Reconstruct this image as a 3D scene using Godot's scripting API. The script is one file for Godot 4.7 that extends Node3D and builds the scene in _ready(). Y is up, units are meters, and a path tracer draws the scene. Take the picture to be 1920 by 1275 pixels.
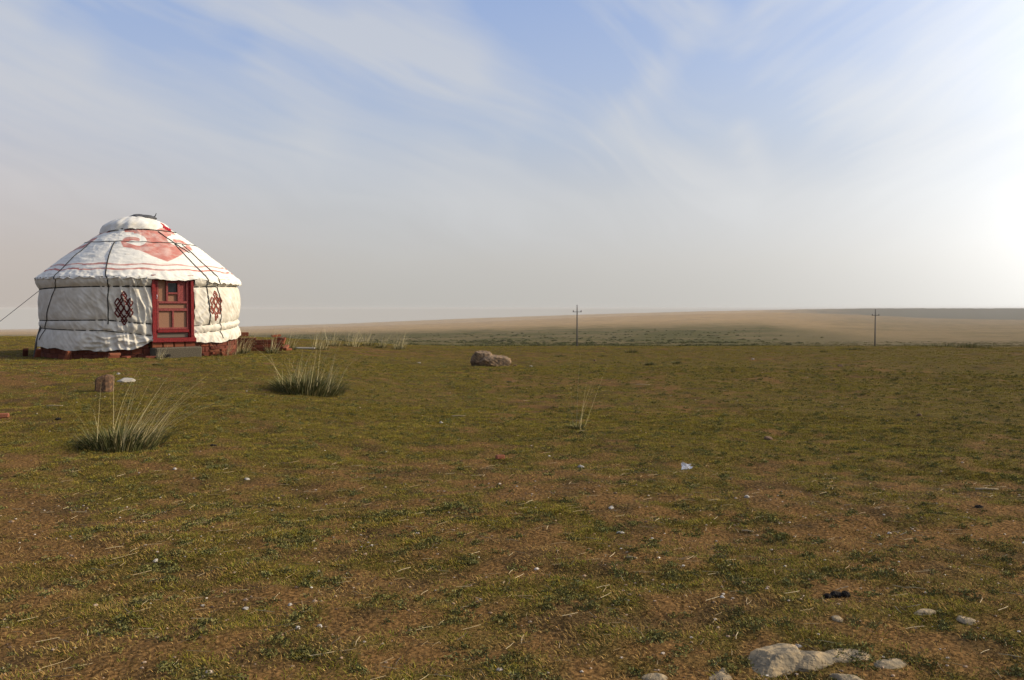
extends Node3D

# A grassland plateau with a canvas yurt. Pixel numbers refer to a 1920 x 1275 picture.
const F := 1630.0
const CX := 960.0
const CY := 637.5
const EYE := 1.6
const ROW0 := 578.0
var pitch := atan((CY - ROW0) / F)
const YURT := Vector3(-9.565, 0.43, -22.5)
const SUN_EL := 27.0
const SUN_AZ := 80.0

var rng := RandomNumberGenerator.new()
var n_mid := FastNoiseLite.new()
var n_fine := FastNoiseLite.new()
var n_patch := FastNoiseLite.new()
var n_cloth := FastNoiseLite.new()
var M := {}
var used := {}

# ------------------------------------------------------------------ helpers
func lin(r: float, g: float, b: float) -> Color:
	return Color(r, g, b).linear_to_srgb()

func numbered(called: String) -> String:
	if not used.has(called):
		used[called] = 0
		return called
	used[called] += 1
	return "%s_%03d" % [called, used[called]]

func tag(o: Node, label: String, category: String, group := "") -> Node:
	o.set_meta("label", label)
	o.set_meta("category", category)
	if group != "":
		o.set_meta("group", group)
	return o

func thing(called: String, label: String, category: String, at: Vector3, turn := 0.0, group := "") -> Node3D:
	var o := Node3D.new()
	o.name = numbered(called)
	add_child(o)
	o.position = at
	o.rotation.y = turn
	tag(o, label, category, group)
	return o

func part(called: String, mesh: Mesh, m: Material, parent: Node) -> MeshInstance3D:
	var o := MeshInstance3D.new()
	o.mesh = mesh
	o.name = called
	if m:
		o.material_override = m
	parent.add_child(o, true)
	return o

func single(called: String, mesh: Mesh, m: Material, label: String, category: String, at: Vector3, turn := 0.0, group := "") -> MeshInstance3D:
	var o := MeshInstance3D.new()
	o.mesh = mesh
	o.name = numbered(called)
	o.material_override = m
	add_child(o)
	o.position = at
	o.rotation.y = turn
	tag(o, label, category, group)
	return o

func begin() -> SurfaceTool:
	var st := SurfaceTool.new()
	st.begin(Mesh.PRIMITIVE_TRIANGLES)
	return st

func tri(st: SurfaceTool, a: Vector3, b: Vector3, c: Vector3, center: Vector3) -> void:
	var n := (a - c).cross(a - b)
	if n.dot((a + b + c) / 3.0 - center) < 0.0:
		st.add_vertex(a); st.add_vertex(c); st.add_vertex(b)
	else:
		st.add_vertex(a); st.add_vertex(b); st.add_vertex(c)

func quad(st: SurfaceTool, a: Vector3, b: Vector3, c: Vector3, d: Vector3, center: Vector3) -> void:
	tri(st, a, b, c, center)
	tri(st, a, c, d, center)

func chamfer_box(st: SurfaceTool, at: Vector3, size: Vector3, c: float, jit := 0.0) -> void:
	var h := size * 0.5
	var P := {}
	for sx in [-1, 1]:
		for sy in [-1, 1]:
			for sz in [-1, 1]:
				var s := Vector3(sx, sy, sz)
				var j := Vector3(rng.randf_range(-jit, jit), rng.randf_range(-jit, jit), rng.randf_range(-jit, jit))
				for ax in 3:
					var v := h - Vector3(c, c, c)
					v[ax] = h[ax]
					P[[sx, sy, sz, ax]] = at + v * s + j
	for ax in 3:
		var b := (ax + 1) % 3
		var d := (ax + 2) % 3
		for s in [-1, 1]:
			var q := []
			for e in [[-1, -1], [-1, 1], [1, 1], [1, -1]]:
				var k := [0, 0, 0]
				k[ax] = s; k[b] = e[0]; k[d] = e[1]
				q.append(P[[k[0], k[1], k[2], ax]])
			quad(st, q[0], q[1], q[2], q[3], at)
		for s1 in [-1, 1]:
			for s2 in [-1, 1]:
				var k1 := [0, 0, 0]
				k1[ax] = -1; k1[b] = s1; k1[d] = s2
				var k2 := [0, 0, 0]
				k2[ax] = 1; k2[b] = s1; k2[d] = s2
				quad(st, P[[k1[0], k1[1], k1[2], b]], P[[k2[0], k2[1], k2[2], b]], P[[k2[0], k2[1], k2[2], d]], P[[k1[0], k1[1], k1[2], d]], at)
	for sx in [-1, 1]:
		for sy in [-1, 1]:
			for sz in [-1, 1]:
				tri(st, P[[sx, sy, sz, 0]], P[[sx, sy, sz, 1]], P[[sx, sy, sz, 2]], at)

func box_mesh(size: Vector3, c: float, jit := 0.0, at := Vector3.ZERO) -> ArrayMesh:
	var st := begin()
	st.set_smooth_group(-1)
	chamfer_box(st, at, size, c, jit)
	st.generate_normals()
	return st.commit()

func tube(st: SurfaceTool, pts: Array, r0: float, r1: float, sides := 6, flat := 1.0, out_from = null) -> void:
	var rings := []
	for i in pts.size():
		var a: Vector3 = pts[max(i - 1, 0)]
		var b: Vector3 = pts[min(i + 1, pts.size() - 1)]
		var t := (b - a).normalized()
		var up := Vector3.UP
		if out_from != null:
			up = (pts[i] as Vector3) - (out_from as Vector3)
			up.y *= 0.3
		if absf(t.dot(up.normalized())) > 0.95:
			up = Vector3(1, 0.2, 0.1)
		var s := t.cross(up).normalized()
		var u := s.cross(t).normalized()
		var r := lerpf(r0, r1, float(i) / max(1, pts.size() - 1))
		var ring := []
		for k in sides:
			var an := TAU * k / sides
			ring.append((pts[i] as Vector3) + s * cos(an) * r + u * sin(an) * r * flat)
		rings.append(ring)
	for i in pts.size() - 1:
		var mid: Vector3 = (pts[i] + pts[i + 1]) * 0.5
		for k in sides:
			var k2 := (k + 1) % sides
			quad(st, rings[i][k], rings[i + 1][k], rings[i + 1][k2], rings[i][k2], mid)
	for k in range(1, sides - 1):
		tri(st, rings[0][0], rings[0][k], rings[0][k + 1], pts[1])
		var e: int = pts.size() - 1
		tri(st, rings[e][0], rings[e][k], rings[e][k + 1], pts[e - 1])

func tube_mesh(pts: Array, r0: float, r1: float, sides := 6, flat := 1.0, out_from = null) -> ArrayMesh:
	var st := begin()
	st.set_smooth_group(0 if sides > 5 else -1)
	tube(st, pts, r0, r1, sides, flat, out_from)
	st.generate_normals()
	return st.commit()

# a sheet over a grid of points (rows of equal length), smooth, with uv
func sheet(P: Array, UV: Array, closed := false) -> ArrayMesh:
	var rows := P.size()
	var cols: int = P[0].size()
	var v := PackedVector3Array()
	var uv := PackedVector2Array()
	var idx := PackedInt32Array()
	for i in rows:
		for j in cols:
			v.append(P[i][j])
			uv.append(UV[i][j] if UV.size() else Vector2(float(j) / cols, float(i) / rows))
	for i in rows - 1:
		for j in cols - (0 if closed else 1):
			var a := i * cols + j
			var b := i * cols + (j + 1) % cols
			idx.append_array([a, b, a + cols, b, b + cols, a + cols])
	var arr := []
	arr.resize(Mesh.ARRAY_MAX)
	arr[Mesh.ARRAY_VERTEX] = v
	arr[Mesh.ARRAY_TEX_UV] = uv
	arr[Mesh.ARRAY_INDEX] = idx
	var am := ArrayMesh.new()
	am.add_surface_from_arrays(Mesh.PRIMITIVE_TRIANGLES, arr)
	var st := SurfaceTool.new()
	st.create_from(am, 0)
	st.generate_normals()
	return st.commit()

# a faceted stone: sphere cut by planes and roughened
func rock_add(st: SurfaceTool, at: Vector3, size: Vector3, seed_: int, cuts := 14, rough := 0.05, nu := 40, nv := 24, turn := 0.0) -> void:
	var r := RandomNumberGenerator.new()
	r.seed = seed_
	var pl := []
	for k in cuts:
		var n := Vector3(r.randfn(), r.randfn(), r.randfn()).normalized()
		pl.append([n, r.randf_range(0.62, 0.92)])
	var noise := FastNoiseLite.new()
	noise.seed = seed_
	noise.frequency = 1.6
	noise.fractal_octaves = 4
	var B := Basis(Vector3.UP, turn)
	var P := []
	for i in nv + 1:
		var row := []
		for j in nu:
			var ph := PI * i / nv
			var a := TAU * j / nu
			var d := Vector3(sin(ph) * cos(a), cos(ph), sin(ph) * sin(a))
			var rad := 1.08
			for p in pl:
				var c: float = d.dot(p[0])
				if c > 0.05:
					rad = minf(rad, p[1] / c)
			rad *= 1.0 + rough * noise.get_noise_3dv(d * 2.0) * 2.0
			row.append(at + B * (d * rad * size * 0.5))
		P.append(row)
	st.set_smooth_group(-1)
	for i in nv:
		for j in nu:
			var j2 := (j + 1) % nu
			if i > 0:
				tri(st, P[i][j], P[i][j2], P[i + 1][j], at)
			if i < nv - 1:
				tri(st, P[i][j2], P[i + 1][j2], P[i + 1][j], at)

func rock_mesh(size: Vector3, seed_: int, cuts := 14, rough := 0.05, nu := 28, nv := 16) -> ArrayMesh:
	var st := begin()
	rock_add(st, Vector3.ZERO, size, seed_, cuts, rough, nu, nv)
	st.generate_normals()
	return st.commit()

func S(a: float, b: float, x: float) -> float:
	return smoothstep(a, b, x)

func table(xs: Array, ys: Array, x: float) -> float:
	if x <= xs[0]:
		return ys[0]
	for i in range(1, xs.size()):
		if x <= xs[i]:
			return lerpf(ys[i - 1], ys[i], (x - xs[i - 1]) / (xs[i] - xs[i - 1]))
	return ys[ys.size() - 1]

# ------------------------------------------------------------------ terrain
const RX := [0.0, 460.0, 640.0, 850.0, 1080.0, 1300.0, 1500.0, 1640.0, 1920.0]
const RIDGE := [618.0, 612.0, 607.0, 598.0, 590.0, 584.0, 580.0, 578.0, 578.0]
const TX := [0.0, 460.0, 700.0, 850.0, 1080.0, 1300.0, 1450.0, 1600.0, 1750.0, 1920.0]
const TOPS := [622.0, 618.0, 611.0, 606.0, 596.0, 589.0, 586.0, 590.0, 597.0, 600.0]

func near_h(x: float, z: float, t: float, d: float) -> float:
	var hl := 0.43 * S(7.0, 19.0, d) * (1.0 - S(-0.34, -0.06, t))
	return hl

func ground_h(x: float, z: float) -> float:
	var d := sqrt(x * x + z * z)
	var az := clampf(atan2(x, -z), -0.8, 0.8)
	var t := tan(az)
	var dz := d * cos(az)
	var h := near_h(x, z, t, d)
	if dz < 70.0:
		var fade := 1.0 - S(45.0, 70.0, dz)
		h += fade * (n_mid.get_noise_2d(x, z) * 0.05 + n_fine.get_noise_2d(x, z) * 0.018)
	if dz <= 33.0:
		return h
	var px := clampf(CX + t * F, -100.0, 2000.0)
	var e := ROW0 + (EYE - near_h(x, z, t, 33.0)) * F / 33.0
	var ridge := table(RX, RIDGE, px)
	var tops := table(TX, TOPS, px)
	var r300 := 641.0
	var zs := [33.0, 60.0, 110.0, 180.0, 320.0, 620.0, 1200.0, 2100.0, 2700.0, 3700.0, 4600.0]
	var rs := [e, maxf(e, 652.0) + 7.0, maxf(e, 652.0) + 3.0, 650.0, r300, lerpf(r300, tops, 0.45), lerpf(r300, tops, 0.76), tops, tops + 1.5, ridge, ridge + 8.0]
	var lz := log(dz)
	for i in range(1, 11):
		if dz <= zs[i] or i == 10:
			var u := clampf((lz - log(zs[i - 1])) / (log(zs[i]) - log(zs[i - 1])), 0.0, 1.0)
			u = lerpf(u, u * u * (3.0 - 2.0 * u), 0.5)
			var row := lerpf(rs[i - 1], rs[i], u)
			var b := EYE - (row - ROW0) * dz / F
			var und := n_patch.get_noise_2d(x * 0.12, z * 0.12) * S(45.0, 300.0, dz) * minf(dz, 900.0) * 0.0016
			return lerpf(h, b, S(33.0, 48.0, dz)) + und
	return h

func ray(px: float, py: float) -> Vector3:
	var v := Vector3((px - CX) / F, -(py - CY) / F, -1.0)
	return v.rotated(Vector3.RIGHT, -pitch)

func at(px: float, py: float) -> Vector3:
	var d := ray(px, py)
	var t := 2.0
	var last := t
	while t < 4000.0:
		var p := Vector3(0, EYE, 0) + d * t
		if p.y < ground_h(p.x, p.z):
			break
		last = t
		t += 0.05 + t * 0.004
	for k in 14:
		var m := (last + t) * 0.5
		var p := Vector3(0, EYE, 0) + d * m
		if p.y < ground_h(p.x, p.z):
			t = m
		else:
			last = m
	var q := Vector3(0, EYE, 0) + d * last
	return Vector3(q.x, ground_h(q.x, q.z), q.z)

# how bare the soil is: 0 turf, 1 bare earth
func bare(x: float, z: float, d: float) -> float:
	var a := n_patch.get_noise_2d(x * 2.2, z * 2.2) * 0.42 + n_patch.get_noise_2d(x * 0.45 + 90.0, z * 0.45) * 0.42 + n_mid.get_noise_2d(x * 5.0, z * 5.0) * 0.55
	var base := 0.13 - 0.33 * S(5.0, 13.0, d)
	var l := 0.26 * (1.0 - S(-0.62, -0.45, x / maxf(-z, 1.0))) * (1.0 - S(24.0, 34.0, d))
	return clampf((a + base + l) * 1.7 + 0.42, 0.0, 1.0)

func land_color(x: float, z: float) -> Color:
	var d := sqrt(x * x + z * z)
	var az := clampf(atan2(x, -z), -0.8, 0.8)
	var dz := d * cos(az)
	var px := CX + tan(az) * F
	var soil := Color(0.245, 0.136, 0.050)
	var thatch := Color(0.175, 0.126, 0.034)
	var dark := Color(0.085, 0.060, 0.028)
	var b := bare(x, z, d)
	var c := thatch.lerp(soil, S(0.25, 0.85, b))
	var k := n_fine.get_noise_2d(x * 0.6 + 40.0, z * 0.6)
	c = c.lerp(dark, S(0.0, 0.5, k) * 0.6)
	if dz > 34.0:
		var n := n_patch.get_noise_2d(x * 0.05, z * 0.05) + 0.6 * n_patch.get_noise_2d(x * 0.2, z * 0.2 + 70.0)
		var scrub := Color(0.135, 0.122, 0.040).lerp(Color(0.230, 0.180, 0.080), S(-0.35, 0.5, n))
		var tan_ := Color(0.56, 0.38, 0.18).lerp(Color(0.42, 0.29, 0.14), S(-0.2, 0.6, n))
		var brown := Color(0.290, 0.215, 0.110).lerp(Color(0.20, 0.165, 0.08), S(-0.3, 0.4, n))
		var right := S(1380.0, 1700.0, px)
		var wob := n * 0.35
		var lz := log(dz) + wob * 0.5
		var v := scrub.lerp(brown, right)
		var g0 := lerpf(log(620.0), log(260.0), right)
		v = v.lerp(tan_.lerp(brown, right * 0.75), S(g0, g0 + 0.7, lz))
		v = v.lerp(Color(0.105, 0.100, 0.050), S(1380.0, 1650.0, px + n * 60.0) * S(log(2150.0), log(2450.0), log(dz) + wob * 0.12))
		c = c.lerp(v, S(34.0, 50.0, dz))
	return c

func make_ground() -> void:
	var angs := PackedFloat64Array()
	var a := -180.0
	while a < 180.0:
		angs.append(deg_to_rad(a))
		a += 0.28 if a >= -40.0 and a < 40.0 else 4.0
	var ds := PackedFloat64Array()
	var d := 0.4
	while d < 4700.0:
		ds.append(d)
		if d < 2.6:
			d *= 1.12
		elif d < 36.0:
			d *= 1.0085
		else:
			d *= 1.022
	var na := angs.size()
	var nd := ds.size()
	var v := PackedVector3Array()
	var col := PackedColorArray()
	v.resize(na * nd)
	col.resize(na * nd)
	for i in nd:
		for j in na:
			var x := sin(angs[j]) * ds[i]
			var z := -cos(angs[j]) * ds[i]
			v[i * na + j] = Vector3(x, ground_h(x, z), z)
			col[i * na + j] = land_color(x, z)
	var idx := PackedInt32Array()
	for i in nd - 1:
		for j in na:
			var p := i * na + j
			var q := i * na + (j + 1) % na
			idx.append_array([p, p + na, q, q, p + na, q + na])
	v.append(Vector3(0, ground_h(0, 0), 0))
	col.append(land_color(0, 0))
	for j in na:
		idx.append_array([v.size() - 1, j, (j + 1) % na])
	var arr := []
	arr.resize(Mesh.ARRAY_MAX)
	arr[Mesh.ARRAY_VERTEX] = v
	arr[Mesh.ARRAY_COLOR] = col
	arr[Mesh.ARRAY_INDEX] = idx
	var am := ArrayMesh.new()
	am.add_surface_from_arrays(Mesh.PRIMITIVE_TRIANGLES, arr)
	var st := SurfaceTool.new()
	st.create_from(am, 0)
	st.generate_normals()
	var m := part("ground", st.commit(), M.ground, self)
	m.set_meta("kind", "structure")
	m.set_meta("label", "reddish earth plateau with short turf falling to a wide dry valley")

# ------------------------------------------------------------------ textures and materials
func gray_texture(seed_: int, freq: float, lo: float, hi: float, octaves := 5, size := 512, tint_a := Color.WHITE, tint_b := Color.WHITE, type := FastNoiseLite.TYPE_SIMPLEX_SMOOTH) -> ImageTexture:
	var n := FastNoiseLite.new()
	n.seed = seed_
	n.noise_type = type
	n.frequency = freq
	n.fractal_octaves = octaves
	var src := n.get_seamless_image(size, size)
	var im := Image.create(size, size, true, Image.FORMAT_RGB8)
	for y in size:
		for x in size:
			var k: float = src.get_pixel(x, y).r
			var g := lerpf(lo, hi, k)
			var t := tint_a.lerp(tint_b, k)
			im.set_pixel(x, y, Color(g * t.r, g * t.g, g * t.b))
	im.generate_mipmaps()
	return ImageTexture.create_from_image(im)

func normal_texture(seed_: int, freq: float, strength: float, size := 512) -> ImageTexture:
	var n := FastNoiseLite.new()
	n.seed = seed_
	n.frequency = freq
	n.fractal_octaves = 5
	var src := n.get_seamless_image(size, size)
	src.convert(Image.FORMAT_RGBA8)
	src.bump_map_to_normal_map(strength)
	return ImageTexture.create_from_image(src)

func mat(c: Color, rough := 0.9, tex: Texture2D = null, scale := 1.0, nrm: Texture2D = null, nscale := 1.0) -> StandardMaterial3D:
	var m := StandardMaterial3D.new()
	m.albedo_color = c
	m.roughness = rough
	m.metallic_specular = 0.3
	m.cull_mode = BaseMaterial3D.CULL_DISABLED
	if tex:
		m.albedo_texture = tex
		m.uv1_triplanar = true
		m.uv1_scale = Vector3.ONE * scale
	if nrm:
		m.normal_enabled = true
		m.normal_texture = nrm
		m.normal_scale = nscale
		m.uv1_triplanar = true
		m.uv1_scale = Vector3.ONE * scale
	return m

func make_materials() -> void:
	var grain := gray_texture(3, 0.02, 0.55, 1.0, 6)
	var speck := gray_texture(8, 0.06, 0.45, 1.0, 5)
	var cloth := gray_texture(12, 0.012, 0.82, 1.0, 6, 512, Color(1, 0.97, 0.92), Color.WHITE)
	var soil := gray_texture(21, 0.05, 0.35, 1.0, 5)
	var bump := normal_texture(5, 0.03, 6.0)
	var cbump := normal_texture(15, 0.012, 5.0)
	var g := mat(Color(1.0, 1.0, 1.0), 0.95, soil, 1.1, bump, 1.0)
	g.vertex_color_use_as_albedo = true
	g.uv1_world_triplanar = true
	g.metallic_specular = 0.1
	g.albedo_color = lin(1.25, 1.25, 1.25)
	M.ground = g
	var gr := mat(Color.WHITE, 0.75)
	gr.vertex_color_use_as_albedo = true
	gr.metallic_specular = 0.04
	gr.backlight = Color(0.35, 0.35, 0.2)
	M.grass = gr
	var straw := mat(Color.WHITE, 0.6)
	straw.vertex_color_use_as_albedo = true
	straw.backlight = Color(0.25, 0.23, 0.15)
	M.straw = straw
	M.canvas = mat(lin(0.70, 0.668, 0.585), 0.75, cloth, 0.6, cbump, 0.15)
	M.canvas_white = mat(lin(0.80, 0.79, 0.73), 0.75, cloth, 0.6, cbump, 0.15)
	M.roof = mat(Color.WHITE, 0.8)
	M.strap = mat(lin(0.028, 0.027, 0.024), 0.85)
	M.rope = mat(lin(0.10, 0.10, 0.095), 0.9)
	M.motif = mat(lin(0.145, 0.020, 0.016), 0.85, grain, 3.0)
	M.motif_faded = mat(lin(0.36, 0.085, 0.05), 0.85, grain, 3.0)
	M.frame_red = mat(lin(0.30, 0.024, 0.024), 0.55, grain, 2.0, bump, 0.2)
	M.rail_red = mat(lin(0.36, 0.080, 0.070), 0.6, grain, 2.5, bump, 0.3)
	M.panel = mat(lin(0.52, 0.27, 0.16), 0.75, speck, 2.5, bump, 0.4)
	M.grey_board = mat(lin(0.25, 0.20, 0.15), 0.85, speck, 2.0)
	M.glass = mat(lin(0.012, 0.014, 0.016), 0.12)
	M.concrete = mat(lin(0.19, 0.16, 0.11), 0.95, speck, 1.5, bump, 0.8)
	M.bricks = []
	for c in [Vector3(0.40, 0.125, 0.060), Vector3(0.33, 0.095, 0.050), Vector3(0.46, 0.165, 0.085), Vector3(0.24, 0.070, 0.042)]:
		M.bricks.append(mat(lin(c.x, c.y, c.z), 0.95, speck, 4.0, bump, 0.7))
	M.mottle = gray_texture(33, 0.016, 0.5, 1.0, 6, 512, Color(0.80, 0.84, 0.88), Color(1.0, 0.93, 0.80))
	M.rock = mat(lin(0.60, 0.48, 0.32), 0.95, M.mottle, 1.6, bump, 0.9)
	M.boulder = mat(lin(0.46, 0.33, 0.225), 0.95, M.mottle, 1.0, bump, 0.7)
	M.pale = mat(lin(0.68, 0.62, 0.52), 0.9, speck, 5.0)
	M.brown_stone = mat(lin(0.34, 0.21, 0.125), 0.95, speck, 3.0, bump, 1.0)
	M.dark_stone = mat(lin(0.25, 0.15, 0.095), 0.95, M.mottle, 2.0, bump, 1.0)
	M.dark = mat(lin(0.022, 0.017, 0.013), 0.95, speck, 6.0)
	M.wood = mat(lin(0.55, 0.42, 0.24), 0.85, grain, 6.0)
	M.grey_wood = mat(lin(0.16, 0.15, 0.14), 0.9, grain, 3.0)
	M.felt = mat(lin(0.13, 0.13, 0.135), 0.95, grain, 3.0)
	M.red_cloth = mat(lin(0.42, 0.02, 0.03), 0.8)
	M.plastic = mat(lin(0.85, 0.86, 0.88), 0.4)
	M.pole = mat(lin(0.21, 0.19, 0.165), 0.9, speck, 1.0)
	M.porcelain = mat(lin(0.16, 0.14, 0.13), 0.5)

# ------------------------------------------------------------------ sky
var n1 := FastNoiseLite.new()
var n2 := FastNoiseLite.new()
var sky_base := []
var sun_dir := Vector3.UP
const SKY_EL := [0.0, 3.0, 7.0, 11.0, 15.0, 19.0, 30.0, 50.0, 90.0]
# banks of cirrus and the gaps between them: from, to, half width, strength
const WISPS := [[420, 10, 880, 105, 52, 0.50], [-80, 70, 560, 262, 75, 0.50], [540, 255, 960, 420, 52, 0.40], [1325, 40, 1190, 190, 40, 0.50], [1150, 250, 1390, 390, 42, 0.60], [700, 60, 980, 200, 52, 0.25], [1400, 240, 1425, 330, 26, 0.40], [1640, 240, 2050, 120, 130, 0.45],
	[230, 130, 520, 245, 55, -0.50], [120, 30, 430, 95, 45, -0.45], [930, 20, 1160, 130, 70, -0.50], [1000, 290, 1130, 355, 36, -0.40], [1330, 130, 1560, 300, 80, -0.55], [1400, 20, 1650, 110, 70, -0.3], [700, 190, 900, 260, 40, -0.2]]

func wisp(px: float, py: float, w: Array) -> float:
	var a := Vector2(w[0], w[1])
	var b := Vector2(w[2], w[3])
	var p := Vector2(px, py)
	var u := clampf((p - a).dot(b - a) / (b - a).length_squared(), 0.0, 1.0)
	var q := p.distance_to(a.lerp(b, u)) / (w[4] as float)
	return w[5] * exp(-q * q)

func sky_color(az: float, e: float) -> Color:
	var bc: Color = sky_base[8]
	for i in range(1, 9):
		if e <= SKY_EL[i]:
			bc = sky_base[i - 1].lerp(sky_base[i], (e - SKY_EL[i - 1]) / (SKY_EL[i] - SKY_EL[i - 1]))
			break
	var er := deg_to_rad(e)
	var dir := Vector3(sin(az) * cos(er), sin(er), -cos(az) * cos(er))
	var ang := rad_to_deg(acos(clampf(dir.dot(sun_dir), -1, 1)))
	# cirrus on a high layer, drawn out in long fibres
	var cx := dir.x / (dir.y + 0.10)
	var cz := -dir.z / (dir.y + 0.10)
	var wx := n2.get_noise_2d(cx * 0.5, cz * 0.35) * 0.9
	var A := rad_to_deg(az)
	var turn := S(4.0, 17.0, A)
	# fibres slant down to the right on one side and down to the left on the other
	var ac := lerpf(e + 0.40 * A, e - 0.55 * (A - 17.0) + 6.8, turn) + wx * 2.2
	var al := lerpf(A - 0.40 * e, A + 0.55 * e, turn)
	var fibre := n1.get_noise_2d(ac * 0.22, al * 0.030) * 0.75 + n1.get_noise_2d(ac * 0.62 + 40.0, al * 0.07) * 0.45 + n1.get_noise_2d(ac * 1.7 + 80.0, al * 0.16) * 0.25
	var c := 0.40 + n1.get_noise_2d(cx * 0.55, cz * 0.16 + 7.0) * 0.35 + fibre * 0.30
	if absf(az) < 0.8 and e < 34.0:
		var cam := dir.rotated(Vector3.RIGHT, pitch)
		var px := CX + cam.x / -cam.z * F + fibre * 22.0
		var py := CY - cam.y / -cam.z * F - fibre * 12.0
		var fade := (1.0 - S(0.65, 0.8, absf(az))) * (1.0 - S(25.0, 34.0, e))
		for w in WISPS:
			c += wisp(px, py, w) * fade
	c = clampf(c + fibre * 0.30, 0.0, 1.0)
	var cover := c * S(1.0, 10.0, e) * 0.66
	var glow := 1.1 * (1.0 - exp(-0.25 * exp(-(ang - 55.0) / 7.5) / 1.1)) * (1.0 - 0.3 * S(11.0, 20.0, e) * S(36.0, 46.0, ang)) + 0.10 * exp(-maxf(ang - 64.0, -12.0) / 12.0) * (1.0 - S(3.0, 11.0, e))
	var col: Color = bc.lerp(Color(0.63, 0.64, 0.655), cover)
	var warm := S(86.0, 108.0, ang) * (1.0 - S(4.0, 18.0, e))
	var k := 1.0 - 0.04 * warm
	return Color(col.r * k * (1.0 + 0.08 * warm) + glow, col.g * k + glow, col.b * k * (1.0 - 0.03 * warm) + glow * 0.97)

func make_sky() -> Sky:
	var W := 3072
	var H := 1536
	n1.seed = 4
	n1.frequency = 1.0
	n1.fractal_octaves = 5
	n2.seed = 9
	n2.frequency = 1.0
	n2.fractal_octaves = 3
	for c in [Color8(184, 181, 175), Color8(190, 188, 184), Color8(193, 196, 200), Color8(179, 191, 210), Color8(165, 183, 215), Color8(153, 175, 215), Color8(112, 141, 200), Color8(82, 113, 176), Color8(64, 96, 160)]:
		sky_base.append((c as Color).srgb_to_linear())
	sun_dir = Vector3(sin(deg_to_rad(SUN_AZ)) * cos(deg_to_rad(SUN_EL)), sin(deg_to_rad(SUN_EL)), -cos(deg_to_rad(SUN_AZ)) * cos(deg_to_rad(SUN_EL)))
	var data := PackedFloat32Array()
	data.resize(W * H * 3)
	var below := Color8(170, 165, 158).srgb_to_linear()
	for y in H:
		var el := 90.0 - (y + 0.5) / H * 180.0
		if el < -0.5:
			for x in W:
				var o := (y * W + x) * 3
				data[o] = below.r; data[o + 1] = below.g; data[o + 2] = below.b
			continue
		# every texel in and near the view, every eighth elsewhere with blends between
		var e := maxf(el, 0.0)
		var x := 0
		while x < W:
			var az := wrapf((x + 0.5) / W * TAU, -PI, PI)
			var step := 1 if absf(az) < 0.9 and e < 34.0 else 8
			var c0 := sky_color(az, e)
			var c1 := c0
			if step > 1:
				c1 = sky_color(wrapf((x + 8.5) / W * TAU, -PI, PI), e)
			for k in step:
				var c := c0.lerp(c1, float(k) / step)
				var o := (y * W + x + k) * 3
				data[o] = c.r; data[o + 1] = c.g; data[o + 2] = c.b
			x += step
	var im := Image.create_from_data(W, H, false, Image.FORMAT_RGBF, data.to_byte_array())
	var pm := PanoramaSkyMaterial.new()
	pm.panorama = ImageTexture.create_from_image(im)
	var sky := Sky.new()
	sky.sky_material = pm
	return sky

# ------------------------------------------------------------------ grass
func ribbon(st: SurfaceTool, p: Vector3, out: Vector3, length: float, width: float, lean: float, droop: float, c: Color, segs := 4) -> void:
	var side := out.cross(Vector3.UP).normalized()
	side = side.rotated(Vector3.UP, rng.randf_range(-0.9, 0.9))
	var pos := p
	var prev_l := p - side * width * 0.5
	var prev_r := p + side * width * 0.5
	for i in segs:
		var u := float(i + 1) / segs
		var an := lean + droop * u * u
		pos += (Vector3.UP * cos(an) + out * sin(an)) * length / segs
		var w := width * (1.0 - u * 0.92) * 0.5
		st.set_color(c)
		if i == segs - 1:
			st.add_vertex(prev_l); st.add_vertex(prev_r); st.add_vertex(pos)
		else:
			var l := pos - side * w
			var r := pos + side * w
			st.add_vertex(prev_l); st.add_vertex(prev_r); st.add_vertex(l)
			st.add_vertex(prev_r); st.add_vertex(r); st.add_vertex(l)
			prev_l = l
			prev_r = r

func clump_mesh(blades: int, spread: float, h0: float, h1: float, w: float, lean: float, ca: Color, cb: Color) -> ArrayMesh:
	var st := begin()
	st.set_smooth_group(-1)
	for k in blades:
		var a := rng.randf() * TAU
		var o := Vector3(cos(a), 0, sin(a))
		var r := spread * sqrt(rng.randf())
		ribbon(st, o * r + Vector3(0, -0.004, 0), o.rotated(Vector3.UP, rng.randf_range(-0.8, 0.8)), rng.randf_range(h0, h1), w * rng.randf_range(0.7, 1.3), rng.randf_range(0.1, lean), rng.randf_range(0.0, 0.9), ca.lerp(cb, rng.randf()), 2)
	st.generate_normals()
	return st.commit()

func leaf_clump(n: int, r: float, h: float, leaf: float, ca: Color, cb: Color) -> ArrayMesh:
	var st := begin()
	st.set_smooth_group(-1)
	for k in n:
		var a := rng.randf() * TAU
		var e := acos(rng.randf())
		var q := pow(rng.randf(), 0.4)
		var p := Vector3(sin(e) * cos(a) * r, cos(e) * h, sin(e) * sin(a) * r) * q
		var d := Vector3(rng.randfn(), rng.randfn() + 0.4, rng.randfn()).normalized() * leaf
		var s := d.cross(Vector3(rng.randfn(), rng.randfn(), rng.randfn())).normalized() * leaf * 0.45
		st.set_color(ca.lerp(cb, rng.randf()))
		st.add_vertex(p - s); st.add_vertex(p + s); st.add_vertex(p + d)
	st.generate_normals()
	return st.commit()

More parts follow.
